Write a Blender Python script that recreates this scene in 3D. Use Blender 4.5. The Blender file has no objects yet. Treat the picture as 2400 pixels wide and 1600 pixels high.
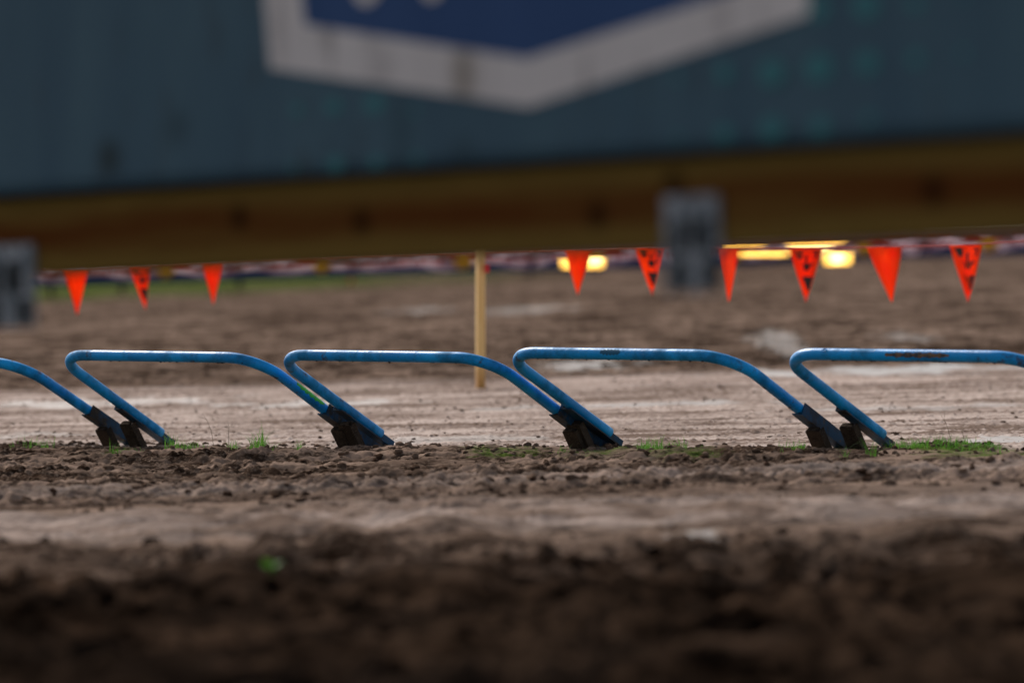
import bpy, bmesh, math, random
import numpy as np
from mathutils import Vector, Matrix

# ------------------------------------------------------------------ camera, sky, sun, exposure
sc = bpy.context.scene
CAM_Z = 0.685
FPX = 12008.0          # focal length in pixels of the 2400 px wide photograph
YH = 620.0             # image row of the horizontal line of sight
cam_d = bpy.data.cameras.new("camera")
cam = bpy.data.objects.new("camera", cam_d)
sc.collection.objects.link(cam)
cam.location = (0, 0, CAM_Z)
cam.rotation_euler = (math.radians(90) - math.atan((800 - YH) / FPX), 0, 0)
cam_d.sensor_width = 36.0
cam_d.lens = 36.0 * FPX / 2400.0
cam_d.clip_start = 0.05
cam_d.clip_end = 2000
cam_d.dof.use_dof = True
cam_d.dof.focus_distance = 18.9
cam_d.dof.aperture_fstop = 2.5
sc.camera = cam

SUN_EL, SUN_AZ = 37.0, -25.0     # from beyond the gates, a little to the left
w = bpy.data.worlds.new("World"); sc.world = w; w.use_nodes = True
wn = w.node_tree.nodes; wl = w.node_tree.links
bg = wn["Background"]
sky = wn.new("ShaderNodeTexSky"); sky.sky_type = 'NISHITA'; sky.sun_disc = False
sky.sun_elevation = math.radians(SUN_EL); sky.sun_rotation = math.radians(SUN_AZ)
sky.dust_density = 3.0; sky.air_density = 1.0; sky.ozone_density = 1.0
hs = wn.new("ShaderNodeHueSaturation"); hs.inputs['Saturation'].default_value = 0.35      # thin overcast
wl.new(sky.outputs[0], hs.inputs['Color']); wl.new(hs.outputs[0], bg.inputs[0]); bg.inputs[1].default_value = 0.05
sl = bpy.data.lights.new("sun", 'SUN'); sl.energy = 1.5; sl.angle = math.radians(16)
sl.color = (1.0, 0.92, 0.84)
sun = bpy.data.objects.new("sun", sl); sc.collection.objects.link(sun)
sd = Vector((math.sin(math.radians(SUN_AZ)) * math.cos(math.radians(SUN_EL)),
             math.cos(math.radians(SUN_AZ)) * math.cos(math.radians(SUN_EL)), math.sin(math.radians(SUN_EL))))
sun.rotation_euler = sd.to_track_quat('Z', 'Y').to_euler()
sun.location = (0, 0, 20)
sc.view_settings.view_transform = 'Standard'; sc.view_settings.look = 'None'
sc.view_settings.gamma = 1.0; sc.view_settings.exposure = 1.2
sc.cycles.use_denoising = True

random.seed(7); rng = np.random.default_rng(11)

# ------------------------------------------------------------------ helpers
def link(o, parent=None):
    sc.collection.objects.link(o)
    if parent is not None: o.parent = parent
    return o
def tag(o, label=None, cat=None, group=None, kind=None):
    if label: o['label'] = label
    if cat: o['category'] = cat
    if group: o['group'] = group
    if kind: o['kind'] = kind
    return o
def empty(name, loc=(0, 0, 0)):
    o = bpy.data.objects.new(name, None); o.location = loc; o.empty_display_size = 0.1
    return link(o)
def mesh_obj(name, verts, faces, mat, parent=None, smooth=False):
    me = bpy.data.meshes.new(name)
    me.from_pydata([tuple(v) for v in verts], [], [tuple(f) for f in faces]); me.update()
    if smooth: me.polygons.foreach_set('use_smooth', [True] * len(me.polygons))
    if mat: me.materials.append(mat)
    return link(bpy.data.objects.new(name, me), parent)
def np_mesh(name, V, F, mat, parent=None, smooth=False):
    """V (n,3) array, F (m,k) int array"""
    me = bpy.data.meshes.new(name); k = F.shape[1]
    me.vertices.add(len(V)); me.vertices.foreach_set('co', np.asarray(V, np.float32).ravel())
    me.loops.add(F.size); me.loops.foreach_set('vertex_index', F.astype(np.int32).ravel())
    me.polygons.add(len(F)); me.polygons.foreach_set('loop_start', np.arange(0, F.size, k, dtype=np.int32))
    if smooth: me.polygons.foreach_set('use_smooth', np.ones(len(F), bool))
    me.update(calc_edges=True)
    if mat: me.materials.append(mat)
    return link(bpy.data.objects.new(name, me), parent)
def bm_obj(name, bm, mat, parent=None, smooth=False):
    me = bpy.data.meshes.new(name); bmesh.ops.recalc_face_normals(bm, faces=bm.faces); bm.to_mesh(me); bm.free()
    if smooth: me.polygons.foreach_set('use_smooth', [True] * len(me.polygons))
    if mat: me.materials.append(mat)
    return link(bpy.data.objects.new(name, me), parent)
def px(x, y, d):
    """point at depth d that the photograph shows at pixel x, y"""
    return Vector(((x - 1200) / FPX * d, d, CAM_Z - (y - YH) / FPX * d))
def slab(bm, frame, u0, u1, v0, v1, t0, t1, bev=0.0):
    """box in a frame (origin, U, V, T)"""
    o, U, V, T = frame
    b = bmesh.new()
    vs = [b.verts.new(o + U * u + V * v + T * t) for t in (t0, t1) for v in (v0, v1) for u in (u0, u1)]
    for f in ((0, 1, 3, 2), (4, 6, 7, 5), (0, 4, 5, 1), (2, 3, 7, 6), (0, 2, 6, 4), (1, 5, 7, 3)):
        b.faces.new([vs[i] for i in f])
    bmesh.ops.recalc_face_normals(b, faces=b.faces)
    if bev: bmesh.ops.bevel(b, geom=b.edges[:], offset=bev, segments=2, affect='EDGES')
    me = bpy.data.meshes.new("tmp"); b.to_mesh(me); b.free(); bm.from_mesh(me); bpy.data.meshes.remove(me)
def extrude(bm, frame, prof, w0, w1):
    o, U, V, T = frame
    A = [bm.verts.new(o + U * a + V * b_ + T * w0) for a, b_ in prof]; B = [bm.verts.new(o + U * a + V * b_ + T * w1) for a, b_ in prof]
    n = len(prof)
    for i in range(n): bm.faces.new((A[i], A[(i + 1) % n], B[(i + 1) % n], B[i]))
    bm.faces.new(A[::-1]); bm.faces.new(B)
def tube(bm, pts, r, seg=16, cap=True, radii=None):
    pts = [Vector(p) for p in pts]; rings = []
    t = (pts[1] - pts[0]).normalized(); n = t.orthogonal().normalized()
    for i, p in enumerate(pts):
        a = pts[max(i - 1, 0)]; b = pts[min(i + 1, len(pts) - 1)]
        t2 = (b - a).normalized(); n = (n - t2 * n.dot(t2)).normalized(); m = t2.cross(n)
        rr = radii[i] if radii else r
        rings.append([bm.verts.new(p + (n * math.cos(k * 2 * math.pi / seg) + m * math.sin(k * 2 * math.pi / seg)) * rr) for k in range(seg)])
    for A, B in zip(rings, rings[1:]):
        for k in range(seg): bm.faces.new((A[k], A[(k + 1) % seg], B[(k + 1) % seg], B[k]))
    if cap:
        bm.faces.new(rings[0][::-1]); bm.faces.new(rings[-1])
def copy_thing(o):
    c = o.copy(); sc.collection.objects.link(c)
    for ch in o.children:
        d = ch.copy(); sc.collection.objects.link(d); d.parent = c
    return c

# noise on arrays
_perm = np.concatenate([rng.permutation(512)] * 3)
_ang = rng.uniform(0, 2 * np.pi, 512); _gx, _gy = np.cos(_ang), np.sin(_ang)
def perlin(x, y):
    xi = np.floor(x).astype(np.int64); yi = np.floor(y).astype(np.int64)
    xf = x - xi; yf = y - yi
    u = xf * xf * xf * (xf * (xf * 6 - 15) + 10); v = yf * yf * yf * (yf * (yf * 6 - 15) + 10)
    def g(dx, dy):
        h = _perm[(_perm[(xi + dx) & 511] + yi + dy) & 511]
        return _gx[h] * (xf - dx) + _gy[h] * (yf - dy)
    a = g(0, 0); b = g(1, 0); c = g(0, 1); d = g(1, 1)
    return (a + u * (b - a)) * (1 - v) + (c + u * (d - c)) * v
def fbm(x, y, s, o=3):
    r = 0; a = 1.0
    for i in range(o):
        r = r + a * perlin(x / s + 13.7 * i, y / s + 7.1 * i); s *= 0.5; a *= 0.5
    return r
def sstep(a, b, x):
    t = np.clip((x - a) / (b - a), 0, 1); return t * t * (3 - 2 * t)

# materials
def mat(name, base=(0.5, 0.5, 0.5), rough=0.6, metal=0.0):
    m = bpy.data.materials.new(name); m.use_nodes = True
    b = m.node_tree.nodes["Principled BSDF"]
    b.inputs['Base Color'].default_value = (*base, 1); b.inputs['Roughness'].default_value = rough
    b.inputs['Metallic'].default_value = metal
    return m, m.node_tree, b
def N(nt, t, **k):
    n = nt.nodes.new(t)
    for a, v in k.items(): setattr(n, a, v)
    return n
def noise_fac(nt, vec, scale, detail=4, lo=0.4, hi=0.6, rough=0.6):
    n = N(nt, 'ShaderNodeTexNoise'); n.inputs['Scale'].default_value = scale
    n.inputs['Detail'].default_value = detail; n.inputs['Roughness'].default_value = rough
    nt.links.new(vec, n.inputs['Vector'])
    r = N(nt, 'ShaderNodeMapRange'); r.inputs[1].default_value = lo; r.inputs[2].default_value = hi; r.clamp = True
    nt.links.new(n.outputs['Fac'], r.inputs[0]); return r.outputs[0]
def mix(nt, fac, a, b):
    m = N(nt, 'ShaderNodeMix', data_type='RGBA')
    for s, v in ((6, a), (7, b)):
        if isinstance(v, tuple): m.inputs[s].default_value = (*v, 1)
        else: nt.links.new(v, m.inputs[s])
    if isinstance(fac, float): m.inputs[0].default_value = fac
    else: nt.links.new(fac, m.inputs[0])
    return m.outputs[2]
def math_n(nt, op, a, b=None):
    m = N(nt, 'ShaderNodeMath', operation=op)
    for i, v in enumerate((a, b)):
        if v is None: continue
        if isinstance(v, (int, float)): m.inputs[i].default_value = v
        else: nt.links.new(v, m.inputs[i])
    return m.outputs[0]
def obj_vec(nt, scale=None, rnd=False):
    tc = N(nt, 'ShaderNodeTexCoord'); v = tc.outputs['Object']
    if scale:
        mp = N(nt, 'ShaderNodeMapping'); mp.inputs['Scale'].default_value = scale
        nt.links.new(v, mp.inputs['Vector']); v = mp.outputs[0]
    if rnd:
        oi = N(nt, 'ShaderNodeObjectInfo'); ad = N(nt, 'ShaderNodeVectorMath', operation='ADD')
        s = math_n(nt, 'MULTIPLY', oi.outputs['Random'], 37.0)
        nt.links.new(v, ad.inputs[0]); nt.links.new(s, ad.inputs[1]); v = ad.outputs[0]
    return v
def bump(nt, b, h, strength=0.3, dist=0.002):
    n = N(nt, 'ShaderNodeBump'); n.inputs['Strength'].default_value = strength; n.inputs['Distance'].default_value = dist
    nt.links.new(h, n.inputs['Height']); nt.links.new(n.outputs[0], b.inputs['Normal'])

# ------------------------------------------------------------------ terrain
def G(x, y):
    t = np.clip((y - 20) / 50, 0, 2.0)
    return (0.024 + 0.017 * np.clip(t, 0, 1)) * np.clip(x, -30, 30) + 0.51 * t
def Gs(x, y): return float(G(np.array(x, float), np.array(y, float)))
def ground_px(x, y):
    """where the line of sight through pixel x, y meets the ground plane"""
    lo, hi = 3.0, 200.0
    for _ in range(50):
        m = (lo + hi) / 2; p = px(x, y, m)
        if p.z > Gs(p.x, m): lo = m
        else: hi = m
    return px(x, y, lo)
def hinge_y(x): return 19.105 - 0.805 * np.clip(x, -4, 4)

def axis(lo_d, hi_d, step, lo, hi, grow=1.06):
    a = list(np.arange(lo_d, hi_d, step)); s = step; v = a[-1]
    while v < hi: s = s * grow; v += s; a.append(v)
    s = step; v = a[0]; b = []
    while v > lo: s = s * grow; v -= s; b.append(v)
    return np.array(b[::-1] + a)
xs = axis(-2.35, 2.35, 0.0055, -70, 70, 1.045)
segs = [np.arange(8.0, 14.5, 0.024), np.arange(14.5, 21.6, 0.013), np.arange(21.6, 30, 0.03)]
ys = list(np.concatenate(segs)); s = 0.03; v = ys[-1]
while v < 420: s *= 1.02; v += s; ys.append(v)
s = 0.024; v = ys[0]; fr = []
while v > -25: s *= 1.08; v -= s; fr.append(v)
ys = np.array(fr[::-1] + ys)
X, Y = np.meshgrid(xs, ys)
Z0 = G(X, Y)
yl = hinge_y(X); V = Y - yl
wob = 0.35 * perlin(X / 0.9, Y / 1.5 + 3.3)
rough = (0.36 + 0.38 * sstep(15.2, 15.9, Y + wob)) * (1 - sstep(-0.30, 0.12, V + 0.5 * wob))
rough = np.where(Y < 13.2, np.maximum(rough, 1.0 * (1 - sstep(12.2, 13.2, Y + 2 * wob))), rough)
far = sstep(27.0, 29.5, Y + wob)
rough = rough + 0.14 * sstep(-0.30, 0.12, V + 0.5 * wob) * (1 - far) + 0.9 * far
# wet flat places (reflect the sky)
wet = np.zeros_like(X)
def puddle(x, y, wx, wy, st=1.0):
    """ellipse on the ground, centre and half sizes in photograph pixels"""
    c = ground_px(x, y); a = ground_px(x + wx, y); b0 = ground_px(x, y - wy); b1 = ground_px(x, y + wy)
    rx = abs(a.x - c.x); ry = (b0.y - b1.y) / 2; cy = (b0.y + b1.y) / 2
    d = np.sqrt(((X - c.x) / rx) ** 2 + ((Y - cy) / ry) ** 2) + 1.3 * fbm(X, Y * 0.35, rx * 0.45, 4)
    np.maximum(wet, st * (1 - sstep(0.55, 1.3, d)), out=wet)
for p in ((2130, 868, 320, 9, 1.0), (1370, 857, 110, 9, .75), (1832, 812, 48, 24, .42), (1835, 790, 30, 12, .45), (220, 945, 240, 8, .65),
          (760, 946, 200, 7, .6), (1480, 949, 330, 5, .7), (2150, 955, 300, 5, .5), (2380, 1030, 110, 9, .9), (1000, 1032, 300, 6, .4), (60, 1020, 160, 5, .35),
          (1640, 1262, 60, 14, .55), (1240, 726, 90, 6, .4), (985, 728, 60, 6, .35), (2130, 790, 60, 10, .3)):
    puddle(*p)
mc = px(2235, 1040, 17.75)
rough = rough * (1 - 0.85 * wet) * (1 - 0.75 * np.exp(-((X - mc.x) / 0.35) ** 2 - ((Y - mc.y + .5) / 0.7) ** 2))
def billow(x, y, s): return np.abs(perlin(x / s, y / s)) * 2.2 - 0.45
warpx = X + 0.03 * perlin(X / 0.11, Y / 0.11); warpy = Y + 0.03 * perlin(X / 0.12 + 9, Y / 0.12)
R = 0.016 * billow(warpx, warpy, 0.17) + 0.011 * billow(warpx + 5, warpy, 0.075) + 0.006 * billow(warpx, warpy + 3, 0.036) + 0.003 * perlin(X / 0.015, Y / 0.015)
clump = sstep(-0.35, 0.35, fbm(X * 0.7, Y, 0.55, 2) + 0.1)
rough = rough * (1 - 0.5 * sstep(-1.2, -0.5, V) * (1 - sstep(0, .3, V)))
Z = Z0 + rough * (R * (0.5 + 1.9 * clump) * (1 - 0.45 * far))
Z += 0.045 * (1 - sstep(13.5, 15.5, Y)) * billow(warpx, warpy, 0.42) * (1 - 0.6 * wet)
# drag marks and ruts that run across the start straight
Z += (rough + .25 * (1 - sstep(-0.3, 0, V))) * 0.040 * fbm(X * 0.14, Y, 0.30, 3)
Z += 0.010 * fbm(X * 0.2, Y, 0.9, 2) * (1 - wet) * (1 - 0.7 * sstep(-1, 0, V) * (1 - far))
Z += 0.0055 * (1 - wet) * sstep(-0.2, 0.2, V) * (1 - far) * (fbm(X * 0.25, Y, 0.22, 3) + 0.8 * perlin(X / 0.02, Y / 0.02) + 0.9 * np.maximum(perlin(X / 0.035, Y / 0.035) - 0.25, 0) * 6)
Z += 0.04 * far * fbm(X * 0.5, Y, 2.5, 3)
# low crest of thrown-up soil just on the rider's side of the hinges
Z += 0.017 * np.exp(-((V + 0.62 + 0.4 * wob) / 0.30) ** 2) * (0.65 + 0.8 * perlin(X / 0.35, Y / 0.7))
Z += 0.006 * np.exp(-((V + 0.02) / 0.12) ** 2)
# grass mound by the rightmost gate
mc = px(2235, 1040, 17.75)
mound = np.exp(-((X - mc.x) / 0.20) ** 2 - ((Y - mc.y) / 0.35) ** 2)
Z += 0.022 * mound
dark = 1 - sstep(10.9, 13.1, Y + 0.9 * fbm(X, Y * .6, 0.8, 3) + 0.12 * np.sin(X * 4))  # foreground shade, painted into the soil colour with a ragged edge
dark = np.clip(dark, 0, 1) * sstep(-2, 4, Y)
sandy = sstep(-0.25, 0.1, V + .2 * wob) * (1 - sstep(26.6, 28.2, Y + .8 * wob))
band = np.exp(-((Y - 14.1 + wob * 1.2) / 0.75) ** 2)
sandy = np.maximum(sandy, 0.70 * band + 0.35 * np.exp(-((Y - 16.3 + wob) / .35) ** 2))
green = 0.85 * sstep(61, 70, Y + 4 * wob) * (1 - sstep(-3.5, 1.5, X + 4 * wob)) * (0.9 + 0.4 * fbm(X, Y * .3, 1.0, 2))
mosspx = [(1190, 1066, 90, 12), (1390, 1066, 110, 12), (1560, 1068, 70, 12), (1110, 1056, 40, 8), (2290, 1068, 140, 10), (1640, 1075, 60, 8), (280, 1056, 30, 7), (1500, 1050, 90, 8), (2120, 1052, 60, 10)]
for (mx, my, mw, mh) in mosspx:
    c = ground_px(mx, my); rx = mw / FPX * c.y; ry = (ground_px(mx, my - mh).y - ground_px(mx, my + mh).y) / 2
    d = np.sqrt(((X - c.x) / rx) ** 2 + ((Y - c.y) / ry) ** 2) + 0.7 * fbm(X, Y, 0.05, 3)
    green = np.maximum(green, (0.35 + 0.5 * sstep(-.2, .3, fbm(X, Y, .06, 2))) * (1 - sstep(.5, 1.2, d)))
green = np.maximum(green, 0.9 * sstep(.35, .7, mound)); green = np.clip(green, 0, 1)
ny, nx = X.shape
idx = np.arange(ny * nx).reshape(ny, nx)
F = np.stack([idx[:-1, :-1], idx[:-1, 1:], idx[1:, 1:], idx[1:, :-1]], -1).reshape(-1, 4)

gm, nt, b = mat("muddy_soil", rough=0.75)
at = {}
for a in ('wet', 'dark', 'sandy', 'green'):
    n = N(nt, 'ShaderNodeAttribute'); n.attribute_name = a; at[a] = n.outputs['Fac']
ov = obj_vec(nt); ovx = obj_vec(nt, (0.35, 1, 1))
ovs_ = obj_vec(nt, (0.30, 1.1, 1))
c = mix(nt, noise_fac(nt, ovs_, 3.4, 6, .40, .60), (0.050, 0.032, 0.023), (0.26, 0.185, 0.145))
c = mix(nt, math_n(nt, 'MULTIPLY', noise_fac(nt, obj_vec(nt, (.55, 1, 1)), 8, 7, .48, .57, .7), .9), c, (0.012, 0.0065, 0.004))
c = mix(nt, math_n(nt, 'MULTIPLY', noise_fac(nt, ov, 60, 4, .54, .66), .6), c, (0.27, 0.20, 0.155))
sand = mix(nt, noise_fac(nt, obj_vec(nt, (.3, 1.2, 1)), 3.0, 8, .43, .58, .75), (0.19, 0.140, 0.115), (0.53, 0.435, 0.39))
sand = mix(nt, math_n(nt, 'MULTIPLY', noise_fac(nt, ov, 34, 5, .56, .64), .6), sand, (0.10, 0.065, 0.05))
c = mix(nt, at['sandy'], c, sand)
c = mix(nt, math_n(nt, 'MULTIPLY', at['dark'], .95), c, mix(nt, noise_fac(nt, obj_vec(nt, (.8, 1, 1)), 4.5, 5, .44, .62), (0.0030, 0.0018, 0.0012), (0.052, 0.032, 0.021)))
gr = mix(nt, noise_fac(nt, ov, 30, 4), (0.030, 0.05, 0.008), (0.075, 0.125, 0.020))
c = mix(nt, at['green'], c, gr)
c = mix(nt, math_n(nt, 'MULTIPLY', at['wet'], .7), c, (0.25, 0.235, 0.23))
nt.links.new(c, b.inputs['Base Color'])
rg = math_n(nt, 'SUBTRACT', 0.80, math_n(nt, 'MULTIPLY', at['wet'], 0.45))
nt.links.new(rg, b.inputs['Roughness'])
nt.links.new(math_n(nt, 'MULTIPLY', at['wet'], 0.25), b.inputs['Specular IOR Level'])
bump(nt, b, noise_fac(nt, ov, 120, 4, .2, .8), 0.5, 0.003)
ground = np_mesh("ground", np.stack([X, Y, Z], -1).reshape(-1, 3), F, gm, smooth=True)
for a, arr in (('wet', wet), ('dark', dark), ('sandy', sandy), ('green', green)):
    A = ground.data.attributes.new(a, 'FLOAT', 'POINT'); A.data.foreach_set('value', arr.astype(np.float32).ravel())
tag(ground, kind='structure')

def surf(x, y):
    """height of the finished ground (bilinear)"""
    j = np.clip(np.searchsorted(xs, x) - 1, 0, nx - 2); i = np.clip(np.searchsorted(ys, y) - 1, 0, ny - 2)
    fx = (x - xs[j]) / (xs[j + 1] - xs[j]); fy = (y - ys[i]) / (ys[i + 1] - ys[i])
    return (Z[i, j] * (1 - fx) + Z[i, j + 1] * fx) * (1 - fy) + (Z[i + 1, j] * (1 - fx) + Z[i + 1, j + 1] * fx) * fy

# loose clods: one uncountable scatter
ico = bmesh.new(); bmesh.ops.create_icosphere(ico, subdivisions=2, radius=1.0)
IV = np.array([v.co[:] for v in ico.verts]); IF = np.array([[v.index for v in f.verts] for f in ico.faces]); ico.free()
def scatter(n, fx, fsize, flat=0.7):
    Vs = []; Fs = []
    for k in range(n):
        x, y = fx(); r = fsize()
        q = IV * (1 + 0.30 * np.sin(IV @ rng.normal(0, 2.4, (3, 1)) + rng.uniform(0, 6)) + 0.16 * np.sin(IV @ rng.normal(0, 5, (3, 1))))
        q = q + rng.normal(0, 0.07, q.shape)
        q = q * np.array([rng.uniform(.8, 1.4), rng.uniform(.7, 1.2), rng.uniform(.5, .9) * flat / .7]) * r
        a = rng.uniform(0, 6.28); ca, sa = math.cos(a), math.sin(a)
        q = np.stack([q[:, 0] * ca - q[:, 1] * sa, q[:, 0] * sa + q[:, 1] * ca, q[:, 2]], -1)
        z = float(surf(np.array(x), np.array(y)))
        Vs.append(q + np.array([x, y, z + 0.15 * r])); Fs.append(IF + len(IV) * k)
    return np.concatenate(Vs), np.concatenate(Fs)
def cl_front():
    while True:
        y = rng.uniform(14.8, 20.6); x = rng.uniform(-1, 1) * (0.105 * y + .1)
        v_ = y - hinge_y(x)
        if v_ < 0.1 and (perlin(np.array(x / .35), np.array(y / .6)) > -.15): return x, y
def cl_crest():
    x = rng.uniform(-2.3, 2.1); return x, float(hinge_y(x)) + rng.uniform(-.55, .12)
def cl_back():
    y = rng.uniform(18, 29); x = rng.uniform(-1, 1) * (0.105 * y + .1)
    return (x, y) if y > hinge_y(x) else (x, float(hinge_y(x)) + rng.uniform(0, 3))
def cl_near():
    y = rng.uniform(8.4, 13); return rng.uniform(-1, 1) * (0.105 * y + .1), y
A1 = scatter(1900, cl_front, lambda: 0.004 + 0.014 * rng.random() ** 3)
A2 = scatter(800, cl_crest, lambda: 0.003 + 0.011 * rng.random() ** 3)
A3 = scatter(2600, cl_back, lambda: 0.0018 + 0.0075 * rng.random() ** 5, .6)
A4 = scatter(380, cl_near, lambda: 0.005 + 0.02 * rng.random() ** 3)
cm, nt, b = mat("clod_soil", rough=0.9)
ov = obj_vec(nt)
c = mix(nt, noise_fac(nt, ov, 9, 4, .4, .6), (0.05, 0.030, 0.021), (0.20, 0.14, 0.105))
nt.links.new(c, b.inputs['Base Color']); b.inputs['Specular IOR Level'].default_value = 0.0
bump(nt, b, noise_fac(nt, ov, 300, 4, .2, .8), 0.6, 0.002)
dm, nt, b = mat("shaded_clod_soil", rough=0.85)  # same clods darkened to go with the painted foreground shade
c = mix(nt, noise_fac(nt, obj_vec(nt), 9, 4, .4, .6), (0.004, 0.0025, 0.002), (0.022, 0.014, 0.010))
nt.links.new(c, b.inputs['Base Color']); b.inputs['Specular IOR Level'].default_value = 0.0
def joinA(*L):
    o = 0; Vs = []; Fs = []
    for v_, f_ in L: Vs.append(v_); Fs.append(f_ + o); o += len(v_)
    return np.concatenate(Vs), np.concatenate(Fs)
v_, f_ = joinA(A1, A2, A3)
tag(np_mesh("soil_clods", v_, f_, cm, smooth=True), "small brown soil clods strewn over the rutted dirt around the gates", "soil", kind='stuff')
tag(np_mesh("shaded_soil_clods", *A4, dm, smooth=True), "clods coloured dark as if in shade, lying on the near shade-painted soil", "soil", kind='stuff')

# ------------------------------------------------------------------ starting gates
PHI, W_, LG, AL, RB = 0.6772, 1.039, 0.6986, 0.4623, 0.159
RT = 0.0205
bm_ = {}
pm, nt, b = mat("blue_pipe_paint", rough=0.3); b.inputs["Specular IOR Level"].default_value = 0.28
ov = obj_vec(nt, rnd=True)
c = mix(nt, noise_fac(nt, ov, 5, 3, .35, .65), (0.0, 0.245, 0.66), (0.0, 0.40, 0.95))
dirt = noise_fac(nt, ov, 9, 7, .46, .62, .65)
c = mix(nt, math_n(nt, 'MULTIPLY', dirt, .55), c, (0.003, 0.070, 0.115))
rust = noise_fac(nt, ov, 17, 8, .60, .67, .7)
c = mix(nt, math_n(nt, 'MULTIPLY', rust, .8), c, (0.055, 0.030, 0.018))
spk = noise_fac(nt, ov, 260, 2, .68, .72)
c = mix(nt, math_n(nt, 'MULTIPLY', spk, .8), c, (0.30, 0.36, 0.38))
nt.links.new(c, b.inputs['Base Color'])
nt.links.new(math_n(nt, 'ADD', 0.36, math_n(nt, 'MULTIPLY', dirt, .35)), b.inputs['Roughness'])
bump(nt, b, noise_fac(nt, ov, 90, 5, .3, .75), 0.35, 0.0015)
am, nt, b = mat("worn_angle_steel", rough=0.5); b.inputs["Specular IOR Level"].default_value = 0.2
ov = obj_vec(nt, rnd=True)
c = mix(nt, noise_fac(nt, ov, 11, 6, .45, .60, .65), (0.006, 0.060, 0.135), (0.022, 0.018, 0.015))
c = mix(nt, noise_fac(nt, ov, 60, 5, .56, .68, .7), c, (0.085, 0.060, 0.042))
nt.links.new(c, b.inputs['Base Color']); bump(nt, b, noise_fac(nt, ov, 120, 5, .3, .7), .4, .001)
hm, nt, b = mat("rusty_hinge_steel", rough=0.75); b.inputs["Specular IOR Level"].default_value = 0.1
ov = obj_vec(nt, rnd=True)
c = mix(nt, noise_fac(nt, ov, 25, 6, .4, .6, .7), (0.030, 0.022, 0.017), (0.060, 0.043, 0.031))
c = mix(nt, noise_fac(nt, ov, 160, 3, .56, .64), c, (0.09, 0.066, 0.048))
nt.links.new(c, b.inputs['Base Color']); bump(nt, b, noise_fac(nt, ov, 150, 5, .3, .7), .5, .001)
mudm, nt, b = mat("caked_mud", (0.035, 0.026, 0.021), rough=0.9); b.inputs["Specular IOR Level"].default_value = 0.0
c = mix(nt, noise_fac(nt, obj_vec(nt), 80, 4), (0.020, 0.016, 0.014), (0.06, 0.045, 0.035)); nt.links.new(c, b.inputs['Base Color'])
grm, nt, b = mat("green_spray_paint", rough=0.5)
ov = obj_vec(nt)
c = mix(nt, noise_fac(nt, ov, 60, 5, .5, .62), (0.03, 0.50, 0.012), (0.02, 0.22, 0.03)); nt.links.new(c, b.inputs['Base Color'])
rbm, nt, b = mat("bare_rust_patch", (0.16, 0.085, 0.04), rough=0.8)
c = mix(nt, noise_fac(nt, obj_vec(nt), 70, 5), (0.03, 0.045, 0.06), (0.20, 0.11, 0.055)); nt.links.new(c, b.inputs['Base Color'])

# local frame of a gate: x along the row, y = away, z = up; origin at the left hinge on the ground line
def gate_frame(al): return Vector((0, math.cos(al), -math.sin(al))), Vector((0, math.sin(al), math.cos(al)))
def make_gate(al):
    Lv, Nv = gate_frame(al); Xv = Vector((1, 0, 0)); T = -Lv * LG
    root = empty("starting_gate")
    def q(u, v, n=0): return T + Xv * u + Lv * v + Nv * n
    tube_end = 0.6847
    pts = [q(0, tube_end - t * (tube_end - RB)) for t in np.linspace(0, 1, 14)]
    pts += [q(RB - RB * math.cos(a), RB - RB * math.sin(a)) for a in np.linspace(0, math.pi / 2, 18)[1:]]
    pts += [q(u, 0) for u in np.linspace(RB, W_ - RB, 16)[1:]]
    pts += [q(W_ - RB + RB * math.sin(a), RB - RB * math.cos(a)) for a in np.linspace(0, math.pi / 2, 18)[1:]]
    pts += [q(W_, v) for v in np.linspace(RB, tube_end, 14)[1:]]
    g = bmesh.new(); tube(g, pts, RT, 24)
    fr_ = bm_obj("pipe_frame", g, pm, root, True)
    fr_.data.polygons.foreach_set('use_smooth', [len(p.vertices) < 10 for p in fr_.data.polygons])
    for side, u in ((-1, 0.0), (1, W_)):
        g = bmesh.new(); f = (q(u, 0), Xv * side, Nv, Lv)
        # bottom flange under the pipe, outer flange beside it
        b0 = -RT - .0003
        extrude(g, f, [(-.019, b0), (-.019, b0 - .0047), (.0262, b0 - .0047), (.0262, .020), (.0213, .020), (.0213, b0)], .425, .80)
        bm_obj("angle_iron", g, am, root)
        for vv in (0.428, 0.682):
            g = bmesh.new(); tube(g, [q(u + side * 0.012 + 0.004 * k, vv, -RT + 0.001) - Xv * 0.012 for k in range(5)], 0.003, 8)
            bm_obj("weld_bead", g, hm, root, True)
        # hinge channel standing in the soil: web faces the rider, flanges point away
        e = math.radians(55)
        D_ = Vector((0, math.cos(e), -math.sin(e))); M = Vector((0, math.sin(e), math.cos(e)))
        u0 = -0.060 if side < 0 else W_ - 0.012
        top = q(0, 0.515, -RT - 0.030)
        o = Vector((u0, top.y, top.z))
        g = bmesh.new(); f = (o, Xv, M, D_)
        extrude(g, f, [(0, 0), (.062, 0), (.062, .030), (.057, .030), (.057, .005), (.005, .005), (.005, .026), (0, .026)], 0, .20)
        hc = bm_obj("hinge_channel", g, hm, root)
        g = bmesh.new(); f = (o, Xv, M, D_)
        extrude(g, f, [(0.004, 0.0), (.058, 0.0), (.056, .018), (.050, .024), (.014, .024), (0.006, .018)], -.0045, -.0002)
        bm_obj("cap_plate", g, mudm, hc)
    return root, q

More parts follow.
